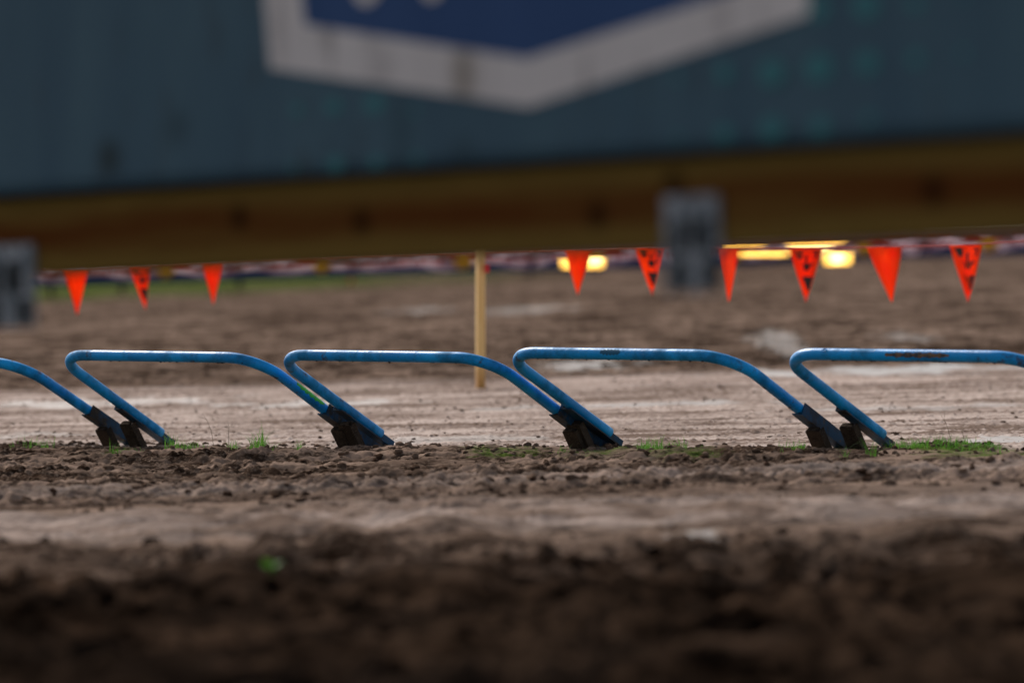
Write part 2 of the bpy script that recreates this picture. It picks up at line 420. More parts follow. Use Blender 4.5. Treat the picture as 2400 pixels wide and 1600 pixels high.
def mud_bits(q, root, seed):
    r = random.Random(seed); g = bmesh.new()
    for k in range(46):
        on_bar = r.random() < .75
        if on_bar: c_ = q(r.uniform(RB, W_ - RB * .4), 0)
        else: c_ = q(W_, r.uniform(RB, .40))
        s_ = 0.0009 + 0.0030 * r.random() ** 3
        c_ = c_ + Vector((0, -0.25 * RT * r.random(), -RT * 0.99))
        bmesh.ops.create_icosphere(g, subdivisions=1, radius=s_, matrix=Matrix.Translation(c_) @ Matrix.Diagonal((1.7, 1, r.uniform(.6, 1.3), 1)))
    return bm_obj("mud_drops", g, mudm, root, True)

gates = [((-2.327, 20.979, -0.692), 0.001, -0.0), ((-1.379, 20.217, -0.670), 0.018, -0.008), ((-0.495, 19.507, -0.649), 0.005, 0.006),
         ((0.364, 18.816, -0.623), -0.004, 0.020), ((1.311, 18.054, -0.604), -0.020, 0.006)]
labels = ["blue starting gate cut off by the left edge, only its right leg in view",
          "blue starting gate with a bright green paint smear low on its right leg",
          "blue starting gate whose bar passes in front of the pale wooden stake",
          "blue starting gate second from the right, teal scuff on its top bar",
          "rightmost blue starting gate with brown rusty scrape under its bar beside the grass mound"]
for i, ((bx, by, bz), da, dy) in enumerate(gates):
    root, q = make_gate(AL + da)
    root.location = (bx, by, bz + CAM_Z); root.rotation_euler = (0, 0, -(PHI + dy))
    tag(root, labels[i], "starting gate", "row of blue starting gates")
    mud_bits(q, root, i)
    def patch(u0, u1, a0, a1, m, name, leg=None, seed=1):
        """thin irregular film of paint or rust on the pipe; angle measured round the pipe"""
        r = random.Random(seed); vs = []; fs = []; nu, na = 34, 12
        Lv, Nv = gate_frame(AL + da)
        for a in range(nu + 1):
            for k in range(na + 1):
                t = a / nu; s_ = k / na
                amid = (a0 + a1) / 2; ah = (a1 - a0) / 2 * (0.35 + 0.65 * math.sin(math.pi * t) ** .4) * (1 + .25 * math.sin(t * 37 + seed) + .2 * math.sin(t * 83))
                an = amid + (s_ * 2 - 1) * ah; uu = u0 + (u1 - u0) * t
                if leg is None: p = q(uu, 0); e1, e2 = -Lv, Nv
                else: p = q(leg, uu); e1, e2 = Vector((1, 0, 0)), Nv
                vs.append(p + (e1 * math.cos(an) + e2 * math.sin(an)) * (RT + 0.0004))
        for a in range(nu):
            for k in range(na):
                n0 = a * (na + 1) + k; fs.append((n0, n0 + 1, n0 + na + 2, n0 + na + 1))
        return mesh_obj(name, vs, fs, m, root, True)
    if i == 1: patch(0.225, 0.405, -0.15, 0.95, grm, "paint_smear", leg=W_)
    if i == 4: patch(0.46, 0.72, -0.75, 0.05, rbm, "rust_scrape")
    if i == 3: patch(0.47, 0.56, -0.6, 0.45, mat("teal_scuff", (0.005, 0.10, 0.20), .8)[0], "paint_scuff")
    if i == 4:
        g = bmesh.new(); Lv, Nv = gate_frame(AL + da)
        cpos = q(0.205, 0) + (-Lv * math.cos(.35) + Nv * math.sin(.35)) * RT
        nrm = (-Lv * math.cos(.35) + Nv * math.sin(.35)).normalized(); e1 = Vector((1, 0, 0)); e2 = nrm.cross(e1)
        tube(g, [cpos + (e1 * math.cos(t) * 1.5 + e2 * math.sin(t)) * 0.0065 for t in np.linspace(0, 2 * math.pi, 25)], 0.0013, 8, False)
        bm_obj("dent_rim", g, pm, root, True)

# ------------------------------------------------------------------ grass and weeds
def leafmat(name, c1, c2, tr=0.35):
    m, nt, b = mat(name, rough=.6); b.inputs["Specular IOR Level"].default_value = 0.1; ov = obj_vec(nt)
    c = mix(nt, noise_fac(nt, ov, 40, 3, .35, .65), c1, c2); nt.links.new(c, b.inputs['Base Color'])
    t = N(nt, 'ShaderNodeBsdfTranslucent'); nt.links.new(c, t.inputs[0])
    ms = N(nt, 'ShaderNodeMixShader'); ms.inputs[0].default_value = tr
    nt.links.new(b.outputs[0], ms.inputs[1]); nt.links.new(t.outputs[0], ms.inputs[2])
    nt.links.new(ms.outputs[0], nt.nodes['Material Output'].inputs[0]); return m
grass_m = leafmat("grass_blade", (0.06, 0.20, 0.018), (0.16, 0.36, 0.05))
gv, gf = [], []
def blade(x, y, h, wdt, lean, az):
    z = float(surf(np.array(x), np.array(y))) - 0.003
    d = Vector((math.cos(az), math.sin(az), 0)); s_ = Vector((-d.y, d.x, 0)); base = len(gv); n = 5
    for k in range(n):
        t = k / n; c_ = Vector((x, y, z)) + d * (lean * h * t ** 2) + Vector((0, 0, h * (t - .25 * lean * t * t)))
        ww = wdt * (1 - t) ** .7
        gv.append(c_ - s_ * ww * .5); gv.append(c_ + s_ * ww * .5)
    gv.append(Vector((x, y, z)) + d * lean * h + Vector((0, 0, h * (1 - .25 * lean))))
    for k in range(n - 1):
        a = base + 2 * k; gf.append((a, a + 1, a + 3, a + 2))
    gf.append((base + 2 * n - 2, base + 2 * n - 1, base + 2 * n))
def tuft(pxx, d, wpx, n, h, dd=0.08):
    d -= .58 if pxx < 2050 else .12; h *= 1.75 if pxx < 2050 else .9; n = int(n * (2.2 if pxx < 2050 else 1.0))
    for k in range(n):
        x = (pxx - 1200 + random.gauss(0, .5) * wpx) / FPX * d; y = d + random.gauss(0, dd)
        blade(x, y, 1.45 * h * random.uniform(.2, 1.0) ** 1.3, random.uniform(.0020, .0040), random.uniform(.1, 1.3), random.uniform(0, 6.28))
for t in ((75, 20.95, 40, 26, .022), (105, 20.9, 16, 14, .026), (400, 20.15, 16, 26, .036), (430, 20.1, 34, 60, .026), (455, 20.1, 20, 14, .02), (265, 20.1, 16, 16, .026),
          (548, 19.9, 18, 26, .022), (606, 19.85, 20, 50, .036), (616, 19.85, 8, 12, .05), (640, 19.8, 10, 8, .02), (700, 19.75, 12, 20, .022),
          (1508, 18.95, 20, 38, .028), (1540, 18.95, 24, 46, .032), (1575, 18.9, 20, 20, .026), (1603, 18.9, 10, 10, .03), (1320, 19.1, 18, 12, .015),
          (1835, 18.45, 20, 14, .02), (1868, 18.4, 20, 26, .02), (2085, 18.05, 14, 26, .030), (2110, 18.0, 22, 60, .040), (2145, 17.9, 26, 70, .036),
          (2200, 17.85, 30, 120, .042), (2235, 17.8, 26, 90, .040), (2275, 17.8, 30, 80, .032), (2320, 17.75, 26, 60, .028), (2350, 17.7, 20, 26, .022),
          (2044, 18.0, 10, 12, .03), (1980, 17.95, 8, 8, .035), (2385, 17.5, 16, 14, .014), (330, 20.1, 10, 6, .016)):
    tuft(*t)
for (mx, my, mw, mh) in mosspx:      # short turf in front of the hinges
    for k in range(int(mw * 2.2)):
        c_ = ground_px(mx + random.gauss(0, .5) * mw, my + random.uniform(-.8, .6) * mh)
        blade(c_.x, c_.y, random.uniform(.004, .012), .0022, random.uniform(.3, 1.5), random.uniform(0, 6.28))
tag(mesh_obj("grass", gv, gf, grass_m), "short green grass tufts growing along the soil crest by the gate hinges", "grass", kind='stuff')

stalk_m = leafmat("weed_stalk", (0.10, 0.10, 0.035), (0.16, 0.13, 0.06), .2)
def stalk(pts, d, label, twigs=()):
    p0 = px(pts[0][0], pts[0][1], d); root = empty("weed_stalk", (p0.x, p0.y, float(surf(np.array(p0.x), np.array(p0.y)))))
    g = bmesh.new(); P = [px(a, b_, d) - root.location for a, b_ in pts]; P[0].z = -0.004
    n = len(P); tube(g, P, .0009, 6, radii=[.0010 - .0006 * k / (n - 1) for k in range(n)]); bm_obj("stem", g, stalk_m, root, True)
    g = bmesh.new()
    for tw in twigs: tube(g, [px(a, b_, d) + Vector((0, .004 * k, 0)) - root.location for k, (a, b_) in enumerate(tw)], .0005, 5)
    if twigs: bm_obj("twig", g, stalk_m, root, True)
    tag(root, label, "weed", "dry weed stalks")
stalk([(502, 1036), (495, 1010), (485, 985), (474, 969)], 19.9, "thin dry weed stalk bending left, right of the first whole gate", [[(485, 985), (476, 979), (464, 978)]])
stalk([(535, 1036), (536, 1012), (536, 998), (532, 985)], 19.9, "thin forked dry weed stalk left of the small grass tuft", [[(536, 1002), (541, 998), (545, 994)], [(536, 1004), (528, 1001), (523, 1000)]])
stalk([(2232, 1028), (2222, 1005), (2213, 980), (2215, 962)], 17.8, "tallest bare weed stalk rising from the grass mound", [[(2216, 990), (2208, 976), (2207, 972)]])
stalk([(2262, 1030), (2257, 1016), (2254, 1008)], 17.8, "short forked weed stalk at the middle of the grass mound", [[(2255, 1012), (2250, 1004)], [(2256, 1013), (2260, 1002)]])
# one bright leaf close to the camera
lm = leafmat("bright_leaf", (0.05, 0.17, 0.008), (0.08, 0.22, 0.012), .25)
gp = ground_px(635, 1378)
lr = empty("seedling", (gp.x, gp.y, float(surf(np.array(gp.x), np.array(gp.y)))))
tag(lr, "lone bright green seedling on the shade-painted soil close to the camera", "seedling")
for k, (a, hh) in enumerate(((0.2, .036), (2.4, .032), (4.2, .042), (5.4, .028))):
    vs = []; fs = []; n = 8
    for j in range(n + 1):
        t = j / n; wv = 0.014 * math.sin(math.pi * min(t * 1.02, 1)) ** .7 + .0005
        c_ = Vector((math.cos(a), math.sin(a), 0)) * .028 * t + Vector((0, 0, hh * (0.45 + t) - .018 * t * t))
        s_ = Vector((-math.sin(a), math.cos(a), 0))
        vs += [c_ - s_ * wv, c_ + Vector((0, 0, -.002)), c_ + s_ * wv]
    for j in range(n): fs += [(3 * j, 3 * j + 1, 3 * j + 4, 3 * j + 3), (3 * j + 1, 3 * j + 2, 3 * j + 5, 3 * j + 4)]
    mesh_obj("leaf", vs, fs, lm, lr, True)
g = bmesh.new(); tube(g, [(0, 0, -.01), (0, 0, .01), (.001, 0, .018)], .0012, 6); bm_obj("stem", g, lm, lr, True)

# ------------------------------------------------------------------ near timber rail and vinyl banner
# rail edges measured in the photograph: real board height 0.147 m gives the distance of each end
BH = 0.147
dL = BH * FPX / 183.0; dR = BH * FPX / 233.0
PL = px(0, 651, dL); PR = px(2400, 554, dR)
ax = (PR - PL); rail_len = ax.length; ax.normalize()
hz = Vector((ax.x, ax.y, 0)).normalized(); back = Vector((-hz.y, hz.x, 0))     # away from the camera
if back.y < 0: back = -back
upv = back.cross(ax) if back.cross(ax).z > 0 else ax.cross(back)
mid = (PL + PR) / 2
fr = (Vector((0, 0, 0)), ax, upv, back)
wm, nt, b = mat("weathered_timber", rough=0.8); b.inputs["Specular IOR Level"].default_value = 0.0
tc = N(nt, 'ShaderNodeTexCoord'); sep = N(nt, 'ShaderNodeSeparateXYZ'); nt.links.new(tc.outputs['Object'], sep.inputs[0])
mp = N(nt, 'ShaderNodeMapping'); mp.inputs['Scale'].default_value = (1.5, 22, 22); nt.links.new(tc.outputs['Object'], mp.inputs[0])
heart = math_n(nt, 'MULTIPLY', math_n(nt, 'SUBTRACT', sep.outputs[1], BH * .52), 1 / (BH * .30))
heart = math_n(nt, 'SUBTRACT', 1.0, math_n(nt, 'POWER', math_n(nt, 'ABSOLUTE', heart), 2.0)); 
hn = N(nt, 'ShaderNodeMath', operation='ADD'); hn.use_clamp = True
nt.links.new(heart, hn.inputs[0]); nt.links.new(math_n(nt, 'SUBTRACT', math_n(nt, 'MULTIPLY', noise_fac(nt, mp.outputs[0], 1.0, 4, .3, .7), 1.0), .5), hn.inputs[1])
c = mix(nt, noise_fac(nt, mp.outputs[0], 3, 5, .3, .7), (0.18, 0.11, 0.030), (0.25, 0.155, 0.042))
c = mix(nt, hn.outputs[0], c, (0.13, 0.044, 0.013))
for (kx, ky) in ((562, 510), (848, 520), (2190, 447), (1580, 433), (1400, 505)):
    t_ = (kx / 2400.0)
    # position along the board
    best = min(np.linspace(0, rail_len, 600), key=lambda s: abs((PL + ax * s).x / (PL + ax * s).y * FPX + 1200 - kx))
    pt = PL + ax * best; hgt = (CAM_Z - (ky - YH) / FPX * pt.y) - pt.z
    vm = N(nt, 'ShaderNodeVectorMath', operation='DISTANCE'); nt.links.new(tc.outputs['Object'], vm.inputs[0])
    vm.inputs[1].default_value = (best - rail_len / 2, hgt, 0)
    kf = N(nt, 'ShaderNodeMapRange'); kf.inputs[1].default_value = .034; kf.inputs[2].default_value = .010; kf.clamp = True
    nt.links.new(vm.outputs['Value'], kf.inputs[0]); c = mix(nt, math_n(nt, 'MULTIPLY', kf.outputs[0], .8), c, (0.018, 0.006, 0.004))
nt.links.new(c, b.inputs['Base Color']); bump(nt, b, noise_fac(nt, mp.outputs[0], 4, 6), .4, .002)
galv, nt, b = mat("mottled_grey_metal", rough=0.55, metal=0.0)
ovs = obj_vec(nt, (1, .45, 1), True)
c = mix(nt, noise_fac(nt, ovs, 34, 3, .44, .58), (0.11, 0.14, 0.17), (0.40, 0.425, 0.47)); nt.links.new(c, b.inputs['Base Color'])
blk, _, _ = mat("black_mark", (0.012, 0.018, 0.024), .8)  # dark blotches on the grey plates
M3 = Matrix((ax, upv, back)).transposed().to_4x4()
rail = empty("timber_rail"); rail.matrix_world = Matrix.Translation(mid) @ M3
tag(rail, "brown timber rail with grey metal plates crossing in front of the camera below the banner", "timber rail")
EX, EY, EZ = Vector((1, 0, 0)), Vector((0, 1, 0)), Vector((0, 0, 1))
LF = (Vector((0, 0, 0)), EX, EY, EZ)
g = bmesh.new(); slab(g, LF, -2.6, 2.6, 0, BH + .03, 0, 0.045, .004); bm_obj("board", g, wm, rail)
def along(pxx):
    s = min(np.linspace(-.3, rail_len + .3, 3000), key=lambda s: abs((PL + ax * s).x / (PL + ax * s).y * FPX + 1200 - pxx)); return s
for (x0, x1, ytop, ybot) in ((-52, 87, 574, 768), (1562, 1692, 459, 686)):
    s0, s1 = along(x0), along(x1); pt = PL + ax * ((s0 + s1) / 2)
    zt = CAM_Z - (ytop - YH) / FPX * pt.y - pt.z; zb = CAM_Z - (ybot - YH) / FPX * pt.y - pt.z
    g = bmesh.new(); a0, a1 = s0 - rail_len / 2, s1 - rail_len / 2
    slab(g, LF, a0, a1, zb, zt, -.007, -.002, .001)
    pl = bm_obj("metal_plate", g, galv, rail)
    for (bu, bv) in ((.25, .8), (.75, .8)):
        g = bmesh.new(); c_ = Vector((a0 + (a1 - a0) * bu, zb + (zt - zb) * bv, -.009))
        bmesh.ops.create_cone(g, cap_ends=True, segments=6, radius1=.008, radius2=.008, depth=.006, matrix=Matrix.Translation(c_))
        bm_obj("bolt", g, galv, pl)
    for pts in (((.16, .44), (.42, .38), (.44, .76), (.22, .80)), ((.50, .46), (.84, .40), (.80, .84), (.54, .78)),
                ((.14, .04), (.44, .03), (.42, .36), (.20, .36)), ((.70, .04), (.95, .05), (.96, .36), (.74, .34))):
        g = bmesh.new(); g.faces.new([g.verts.new((a0 + (a1 - a0) * a_, zb + (zt - zb) * b_2, -.0085)) for a_, b_2 in pts])
        bm_obj("black_mark", g, blk, pl)
for s_ in (-1.75, 1.75):      # the posts that carry the rail stand outside the picture
    g = bmesh.new(); wp = mid + ax * s_ + back * .05
    inv = (Matrix.Translation(mid) @ M3).inverted()
    fw = (wp, hz, back, Vector((0, 0, 1)))
    slab(g, fw, -.045, .045, 0, .09, -wp.z - .25, 1.0, .004)
    bmesh.ops.transform(g, matrix=inv, verts=g.verts)
    bm_obj("post", g, wm, rail)

# banner: vinyl sheet hung on the camera side of the rail
OFF = -0.016
def ban(x, y, off=OFF):
    """photograph pixel -> banner plane in rail coordinates"""
    dirv = Vector(((x - 1200) / FPX, 1, -(y - YH) / FPX)); o = Vector((0, 0, CAM_Z)); p0 = mid + back * off
    t = (p0 - o).dot(back) / dirv.dot(back); p = o + dirv * t - mid
    return Vector((p.dot(ax), p.dot(upv), off))
banner = empty("vinyl_banner"); banner.matrix_world = Matrix.Translation(mid) @ M3
tag(banner, "large dark teal vinyl banner with a white bordered blue shield hanging over the timber rail", "banner")
def vinyl(name, c1, c2, sc_=6, stain=True, spots=()):
    m, nt, b = mat(name, rough=.6); b.inputs['Specular IOR Level'].default_value = 0.04; ov = obj_vec(nt, (1, .25, 1))
    c = mix(nt, noise_fac(nt, ov, sc_, 4, .3, .7), c1, c2)
    if stain:
        c = mix(nt, math_n(nt, 'MULTIPLY', noise_fac(nt, ov, 16, 4, .60, .72), .45), c, (0.06, 0.045, 0.035))
    for (sx, sy, wx, wy, col, k) in spots:
        p0 = ban(sx, sy); p1 = ban(sx + wx, sy); p2 = ban(sx, sy - wy)
        mp_ = N(nt, 'ShaderNodeMapping'); sx_, sy_ = 1 / abs(p1.x - p0.x), 1 / abs(p2.y - p0.y)
        mp_.inputs['Scale'].default_value = (sx_, sy_, 0); mp_.inputs['Location'].default_value = (-p0.x * sx_, -p0.y * sy_, 0)
        tcc = N(nt, 'ShaderNodeTexCoord'); nt.links.new(tcc.outputs['Object'], mp_.inputs[0])
        ln = N(nt, 'ShaderNodeVectorMath', operation='LENGTH'); nt.links.new(mp_.outputs[0], ln.inputs[0])
        mr = N(nt, 'ShaderNodeMapRange'); mr.inputs[1].default_value = 1.0; mr.inputs[2].default_value = .3; mr.clamp = True; nt.links.new(ln.outputs['Value'], mr.inputs[0])
        c = mix(nt, math_n(nt, 'MULTIPLY', mr.outputs[0], k), c, col)
    nt.links.new(c, b.inputs['Base Color']); return m
teal = vinyl("teal_vinyl", (0.072, 0.132, 0.185), (0.094, 0.168, 0.218), spots=((258, 372, 40, 62, (.03, .035, .03), .7), (415, 300, 40, 60, (.03, .05, .06), .4), (940, 300, 40, 160, (.03, .06, .08), .35), (1085, 360, 50, 60, (.03, .05, .06), .3)))
white = vinyl("white_print", (0.74, 0.68, 0.67), (0.84, 0.78, 0.77), spots=((1090, 175, 45, 110, (.24, .19, .14), .65), (900, 160, 40, 80, (.4, .36, .36), .4), (1690, 40, 35, 90, (.35, .3, .3), .35)))
navy = vinyl("navy_print", (0.045, 0.095, 0.235), (0.058, 0.115, 0.275), stain=False)
tealdot = vinyl("pale_teal_print", (0.070, 0.235, 0.265), (0.080, 0.26, 0.285), stain=False)
bb0, bb1 = ban(0, 463), ban(2400, 312)
u0, u1 = -2.3, 2.3; nu, nv = 90, 30; vs = []; fs = []
def hem(u): t = (u - bb0.x) / (bb1.x - bb0.x); return bb0.y + (bb1.y - bb0.y) * t
TOPV = 1.05
for a in range(nu + 1):
    u = u0 + (u1 - u0) * a / nu
    for k in range(nv + 1):
        v = hem(u) + (TOPV - hem(u)) * k / nv
        rip = .0008 * math.sin(u * 9 + v * 3) + .0006 * math.sin(u * 23 + 1.3) 
        vs.append((u, v, OFF + rip))
for a in range(nu):
    for k in range(nv): n0 = a * (nv + 1) + k; fs.append((n0, n0 + 1, n0 + nv + 2, n0 + nv + 1))
sh = mesh_obj("sheet", vs, fs, teal, banner, True)
md = sh.modifiers.new("thickness", 'SOLIDIFY'); md.thickness = .0015; md.offset = 0
g = bmesh.new(); tube(g, [(u, hem(u) + .002, OFF) for u in np.linspace(u0, u1, 60)], .0045, 8); bm_obj("hem", g, vinyl("hem_vinyl", (0.008, 0.02, 0.03), (0.012, 0.028, 0.04), stain=False), banner, True)
def poly(name, rings, m, off):
    """flat print: outer polygon (with optional hole) a hair in front of the sheet"""
    g = bmesh.new(); ed = []
    for ring in rings:
        vv = [g.verts.new((p.x, p.y, off)) for p in ring]
        ed += [g.edges.new((vv[i], vv[(i + 1) % len(vv)])) for i in range(len(vv))]
    bmesh.ops.triangle_fill(g, edges=ed, use_beauty=True)
    return bm_obj(name, g, m, banner)
outer = [ban(622, 0), ban(636, 162), ban(1243, 252), ban(1898, 36)]
inner = [ban(712, 0), ban(719, 59), ban(1237, 138), ban(1790, -38)]
upo = .62
def ext(p, v): return Vector((p.x, v, p.z))
oL, oR = ban(596, -300), ban(1880, -300)
O = [outer[0], outer[1], outer[2], outer[3], ext(outer[3], .80), ext(outer[2], .93), ext(outer[1], .88)]
I = [inner[0], inner[1], inner[2], inner[3], ext(inner[3], .74), ext(inner[2], .85), ext(inner[1], .81)]
poly("shield_border", [O, I], white, OFF - .0032)
poly("shield_field", [I], navy, OFF - .0030)
def disc(g, c, rx, ry, off, seg=20):
    vv = [g.verts.new((c.x + rx * math.cos(k * 2 * math.pi / seg), c.y + ry * math.sin(k * 2 * math.pi / seg), off)) for k in range(seg)]
    g.faces.new(vv)
def stroke(name, pts, wd, off, m):
    g = bmesh.new(); L = []
    for i, p in enumerate(pts):
        a = pts[max(i - 1, 0)]; c_ = pts[min(i + 1, len(pts) - 1)]; t = (c_ - a).normalized(); n = Vector((-t.y, t.x, 0)) * wd / 2
        L.append((g.verts.new((p.x + n.x, p.y + n.y, off)), g.verts.new((p.x - n.x, p.y - n.y, off))))
    for A, B in zip(L, L[1:]): g.faces.new((A[0], A[1], B[1], B[0]))
    return bm_obj(name, g, m, banner)
for (cx, by_, rr) in ((865, 14, .042), (1018, 4, .034)):      # lower bowls of two white letters that run out of the frame
    c0 = ban(cx, by_); wd = .022; r_ = rr - wd / 2
    pts = [Vector((c0.x + r_ * math.cos(t), c0.y + rr + r_ * math.sin(t), 0)) for t in np.linspace(math.pi, 2 * math.pi, 24)]
    pts = [pts[0] + Vector((0, .13, 0)), pts[0] + Vector((0, .02, 0))] + pts + [pts[-1] + Vector((0, .02, 0)), pts[-1] + Vector((0, .13, 0))]
    stroke("letter", pts, wd, OFF - .0048, white)
g = bmesh.new()
for (x, y, r) in ((1700, 172, 20), (1812, 172, 30), (1922, 160, 33), (2035, 148, 27), (2148, 138, 18), (2260, 125, 10), (1590, 185, 9),
                  (1700, 314, 20), (1812, 302, 27), (1925, 298, 22), (2040, 278, 13), (1590, 322, 8), (1920, 22, 26), (2032, 14, 30), (2148, 10, 17), (2260, -8, 8),
                  (700, 258, 12), (785, 250, 17), (880, 245, 21), (975, 262, 8), (790, 385, 18), (885, 380, 14), (980, 372, 10), (690, 392, 8)):
    c0 = ban(x, y); c1 = ban(x + r, y); rr = abs(c1.x - c0.x); c2 = ban(x, y - r); disc(g, c0, rr, abs(c2.y - c0.y), OFF - .0030)
bm_obj("dot_print", g, tealdot, banner)

# ------------------------------------------------------------------ stake, string of pennants
stm, nt, b = mat("raw_pine", rough=.75)
tc = N(nt, 'ShaderNodeTexCoord'); sep = N(nt, 'ShaderNodeSeparateXYZ'); nt.links.new(tc.outputs['Object'], sep.inputs[0])
mpn = N(nt, 'ShaderNodeMapping'); mpn.inputs['Scale'].default_value = (30, 30, 2); nt.links.new(tc.outputs['Object'], mpn.inputs[0])
c = mix(nt, noise_fac(nt, mpn.outputs[0], 3, 4), (0.90, 0.58, 0.22), (0.95, 0.68, 0.31))
lowr = N(nt, 'ShaderNodeMapRange'); lowr.inputs[1].default_value = .16; lowr.inputs[2].default_value = .02; nt.links.new(sep.outputs[2], lowr.inputs[0])
c = mix(nt, math_n(nt, 'MULTIPLY', lowr.outputs[0], .75), c, (0.55, 0.25, 0.06)); nt.links.new(c, b.inputs['Base Color'])
SD = 26.0; sb = px(1126, 905, SD)
stake = empty("wooden_stake", (sb.x, sb.y, sb.z)); tag(stake, "pale square wooden stake standing in the dirt behind the gates", "stake")
g = bmesh.new(); rz = Matrix.Rotation(.25, 4, 'Z'); slab(g, LF, -.0205, .0205, -.0205, .0205, -.25, .86, .002); bmesh.ops.transform(g, matrix=rz, verts=g.verts)
bm_obj("shaft", g, stm, stake)
def flagmat(name, c1, c2, tr=.5):
    m, nt, b = mat(name, rough=.45); ov = obj_vec(nt)
    c = mix(nt, noise_fac(nt, ov, 5, 3), c1, c2); nt.links.new(c, b.inputs['Base Color'])
    t = N(nt, 'ShaderNodeBsdfTranslucent'); nt.links.new(c, t.inputs[0]); ms = N(nt, 'ShaderNodeMixShader'); ms.inputs[0].default_value = tr
    nt.links.new(b.outputs[0], ms.inputs[1]); nt.links.new(t.outputs[0], ms.inputs[2]); nt.links.new(ms.outputs[0], nt.nodes['Material Output'].inputs[0]); return m
om = flagmat("orange_vinyl", (0.98, 0.09, 0.003), (1.0, 0.16, 0.004), .6)
tipm = flagmat("clear_orange_tip", (0.85, 0.16, 0.10), (0.8, 0.2, 0.14), .6)
bkm, _, _ = mat("black_print", (0.012, 0.008, 0.008), .5)
redm, _, _ = mat("red_tape", (0.62, 0.02, 0.03), .5)
g = bmesh.new(); c_ = px(1141, 628, SD - .03) - sb; slab(g, (c_, EX, EY, EZ), -.012, .014, -.02, .02, -.024, .022, .003); bm_obj("red_clip", g, redm, stake)
bunt = empty("pennant_bunting", (px(1200, 600, 26))); tag(bunt, "string of orange triangular pennants, every other one printed black, behind the gates", "pennant string")
def fd(x): return 28.6 - 3.6 * x / 2400.0
flags = [(150, 204, 628, 180, 740, 0), (305, 352, 620, 342, 728, 1), (472, 519, 612, 500, 716, 0), (1323, 1388, 582, 1354, 692, 0), (1487, 1560, 577, 1529, 694, 1),
         (1679, 1734, 579, 1708, 710, 0), (1850, 1927, 581, 1889, 710, 1), (2032, 2115, 576, 2090, 711, 0), (2226, 2304, 575, 2268, 710, 1)]
SP = [(-400, 640), (0, 622), (177, 627), (330, 619), (495, 611), (660, 603), (900, 595), (1126, 588), (1355, 582), (1524, 577), (1706, 579), (1888, 580), (2074, 577), (2265, 573), (2400, 563), (2700, 545)]
g = bmesh.new()
def spy(x):
    return float(np.interp(x, [p[0] for p in SP], [p[1] for p in SP]))
tube(g, [px(x, spy(x), fd(x)) - bunt.location for x in np.linspace(-380, 2690, 120)], .0042, 8)
bm_obj("string", g, redm, bunt, True)
for (xa, xb, yt, tx, ty, pr) in flags:
    d = fd((xa + xb) / 2); vs = []; fs = []; n, m_ = 16, 8
    r = random.Random(xa); cw = r.uniform(-.02, .02); full = 80.0; twist = 1 - min(1, (xb - xa) / full)
    A, B, T = px(xa, yt, d), px(xb, yt, d), px(tx, ty, d)
    A.y -= .14 * math.sqrt(max(0, 1 - ((xb - xa) / full) ** 2)) * .5; B.y += .14 * math.sqrt(max(0, 1 - ((xb - xa) / full) ** 2)) * .5
    ztop = px(0, spy((xa + xb) / 2), d).z; A.z = B.z = ztop
    def fp(s_, t, off=0):
        tt = t; e0 = A.lerp(T, tt); e1 = B.lerp(T, tt); hw = math.sin(math.pi * t) * .035
        e0 = e0 + (e0 - e1) * hw; e1 = e1 + (e1 - e0) * hw
        p = e0.lerp(e1, s_); p = p + Vector((0, cw * math.sin(math.pi * t) + .030 * math.sin(s_ * 2.2 * math.pi + xa) * (1 - t) + .02 * math.sin(2.6 * t + xa) - off, 0))
        return p - bunt.location
    for j in range(n + 1):
        for k in range(m_ + 1): vs.append(fp(k / m_, j / n * .985))
    for j in range(n):
        for k in range(m_): n0 = j * (m_ + 1) + k; fs.append((n0, n0 + 1, n0 + m_ + 2, n0 + m_ + 1))
    fl = mesh_obj("pennant", vs, fs, om, bunt, True)
    sol = fl.modifiers.new("thickness", 'SOLIDIFY'); sol.thickness = .0004
    if pr:
        fl['label'] = "orange pennant with black marks and a black triangle near its tip"
        fl.data.materials.append(tipm)
        for p in fl.data.polygons:
            if p.index // m_ >= n - 2: p.material_index = 1
        g = bmesh.new()
        def mark(pts):
            f_ = [g.verts.new(fp(s_, t, .004)) for s_, t in pts]; g.faces.new(f_)
        mark([(.24, .52), (.94, .53), (.90, .74), (.70, .80)])
        mark([(.12, .05), (.36, .05), (.35, .20), (.20, .21)])
        mark([(.74, .04), (.90, .06), (.90, .17), (.80, .20), (.84, .12)])
        mark([(.47, .14), (.56, .14), (.56, .30), (.47, .30)]); mark([(.36, .29), (.66, .29), (.64, .42), (.40, .41)]); mark([(.62, .33), (.80, .26), (.82, .30), (.64, .38)])
        bm_obj("print", g, bkm, fl)
    else: fl['label'] = "plain orange pennant"

# ------------------------------------------------------------------ far banner fence, added glowing bars and discs for amber glints
FD = 70.0
fence = empty("banner_fence", (0, FD, Gs(0, FD))); tag(fence, "long white, red and navy advertising tape with yellow discs across the far track edge", "banner fence")
FB = [(-500, 690), (100, 672), (680, 653), (1174, 638), (1565, 629), (1753, 624), (2110, 606), (2400, 599), (2900, 585)]
def fby(x): return float(np.interp(x, [p[0] for p in FB], [p[1] for p in FB]))
wt = flagmat("white_tape", (0.42, 0.30, 0.38), (0.92, 0.80, 0.86), .55)
nb, _, _ = mat("navy_tape", (0.015, 0.045, 0.15), .6)
rd = flagmat("red_lettering", (0.60, 0.012, 0.04), (0.7, 0.02, 0.05), .35)
yw = flagmat("yellow_disc_print", (0.95, 0.50, 0.02), (0.95, 0.56, 0.03), .4)
def fpnt(x, h, off=0.0):
    p = px(x, fby(x), FD); return Vector((p.x, FD - off + .12 * math.sin(p.x * 1.3), p.z + h)) - fence.location
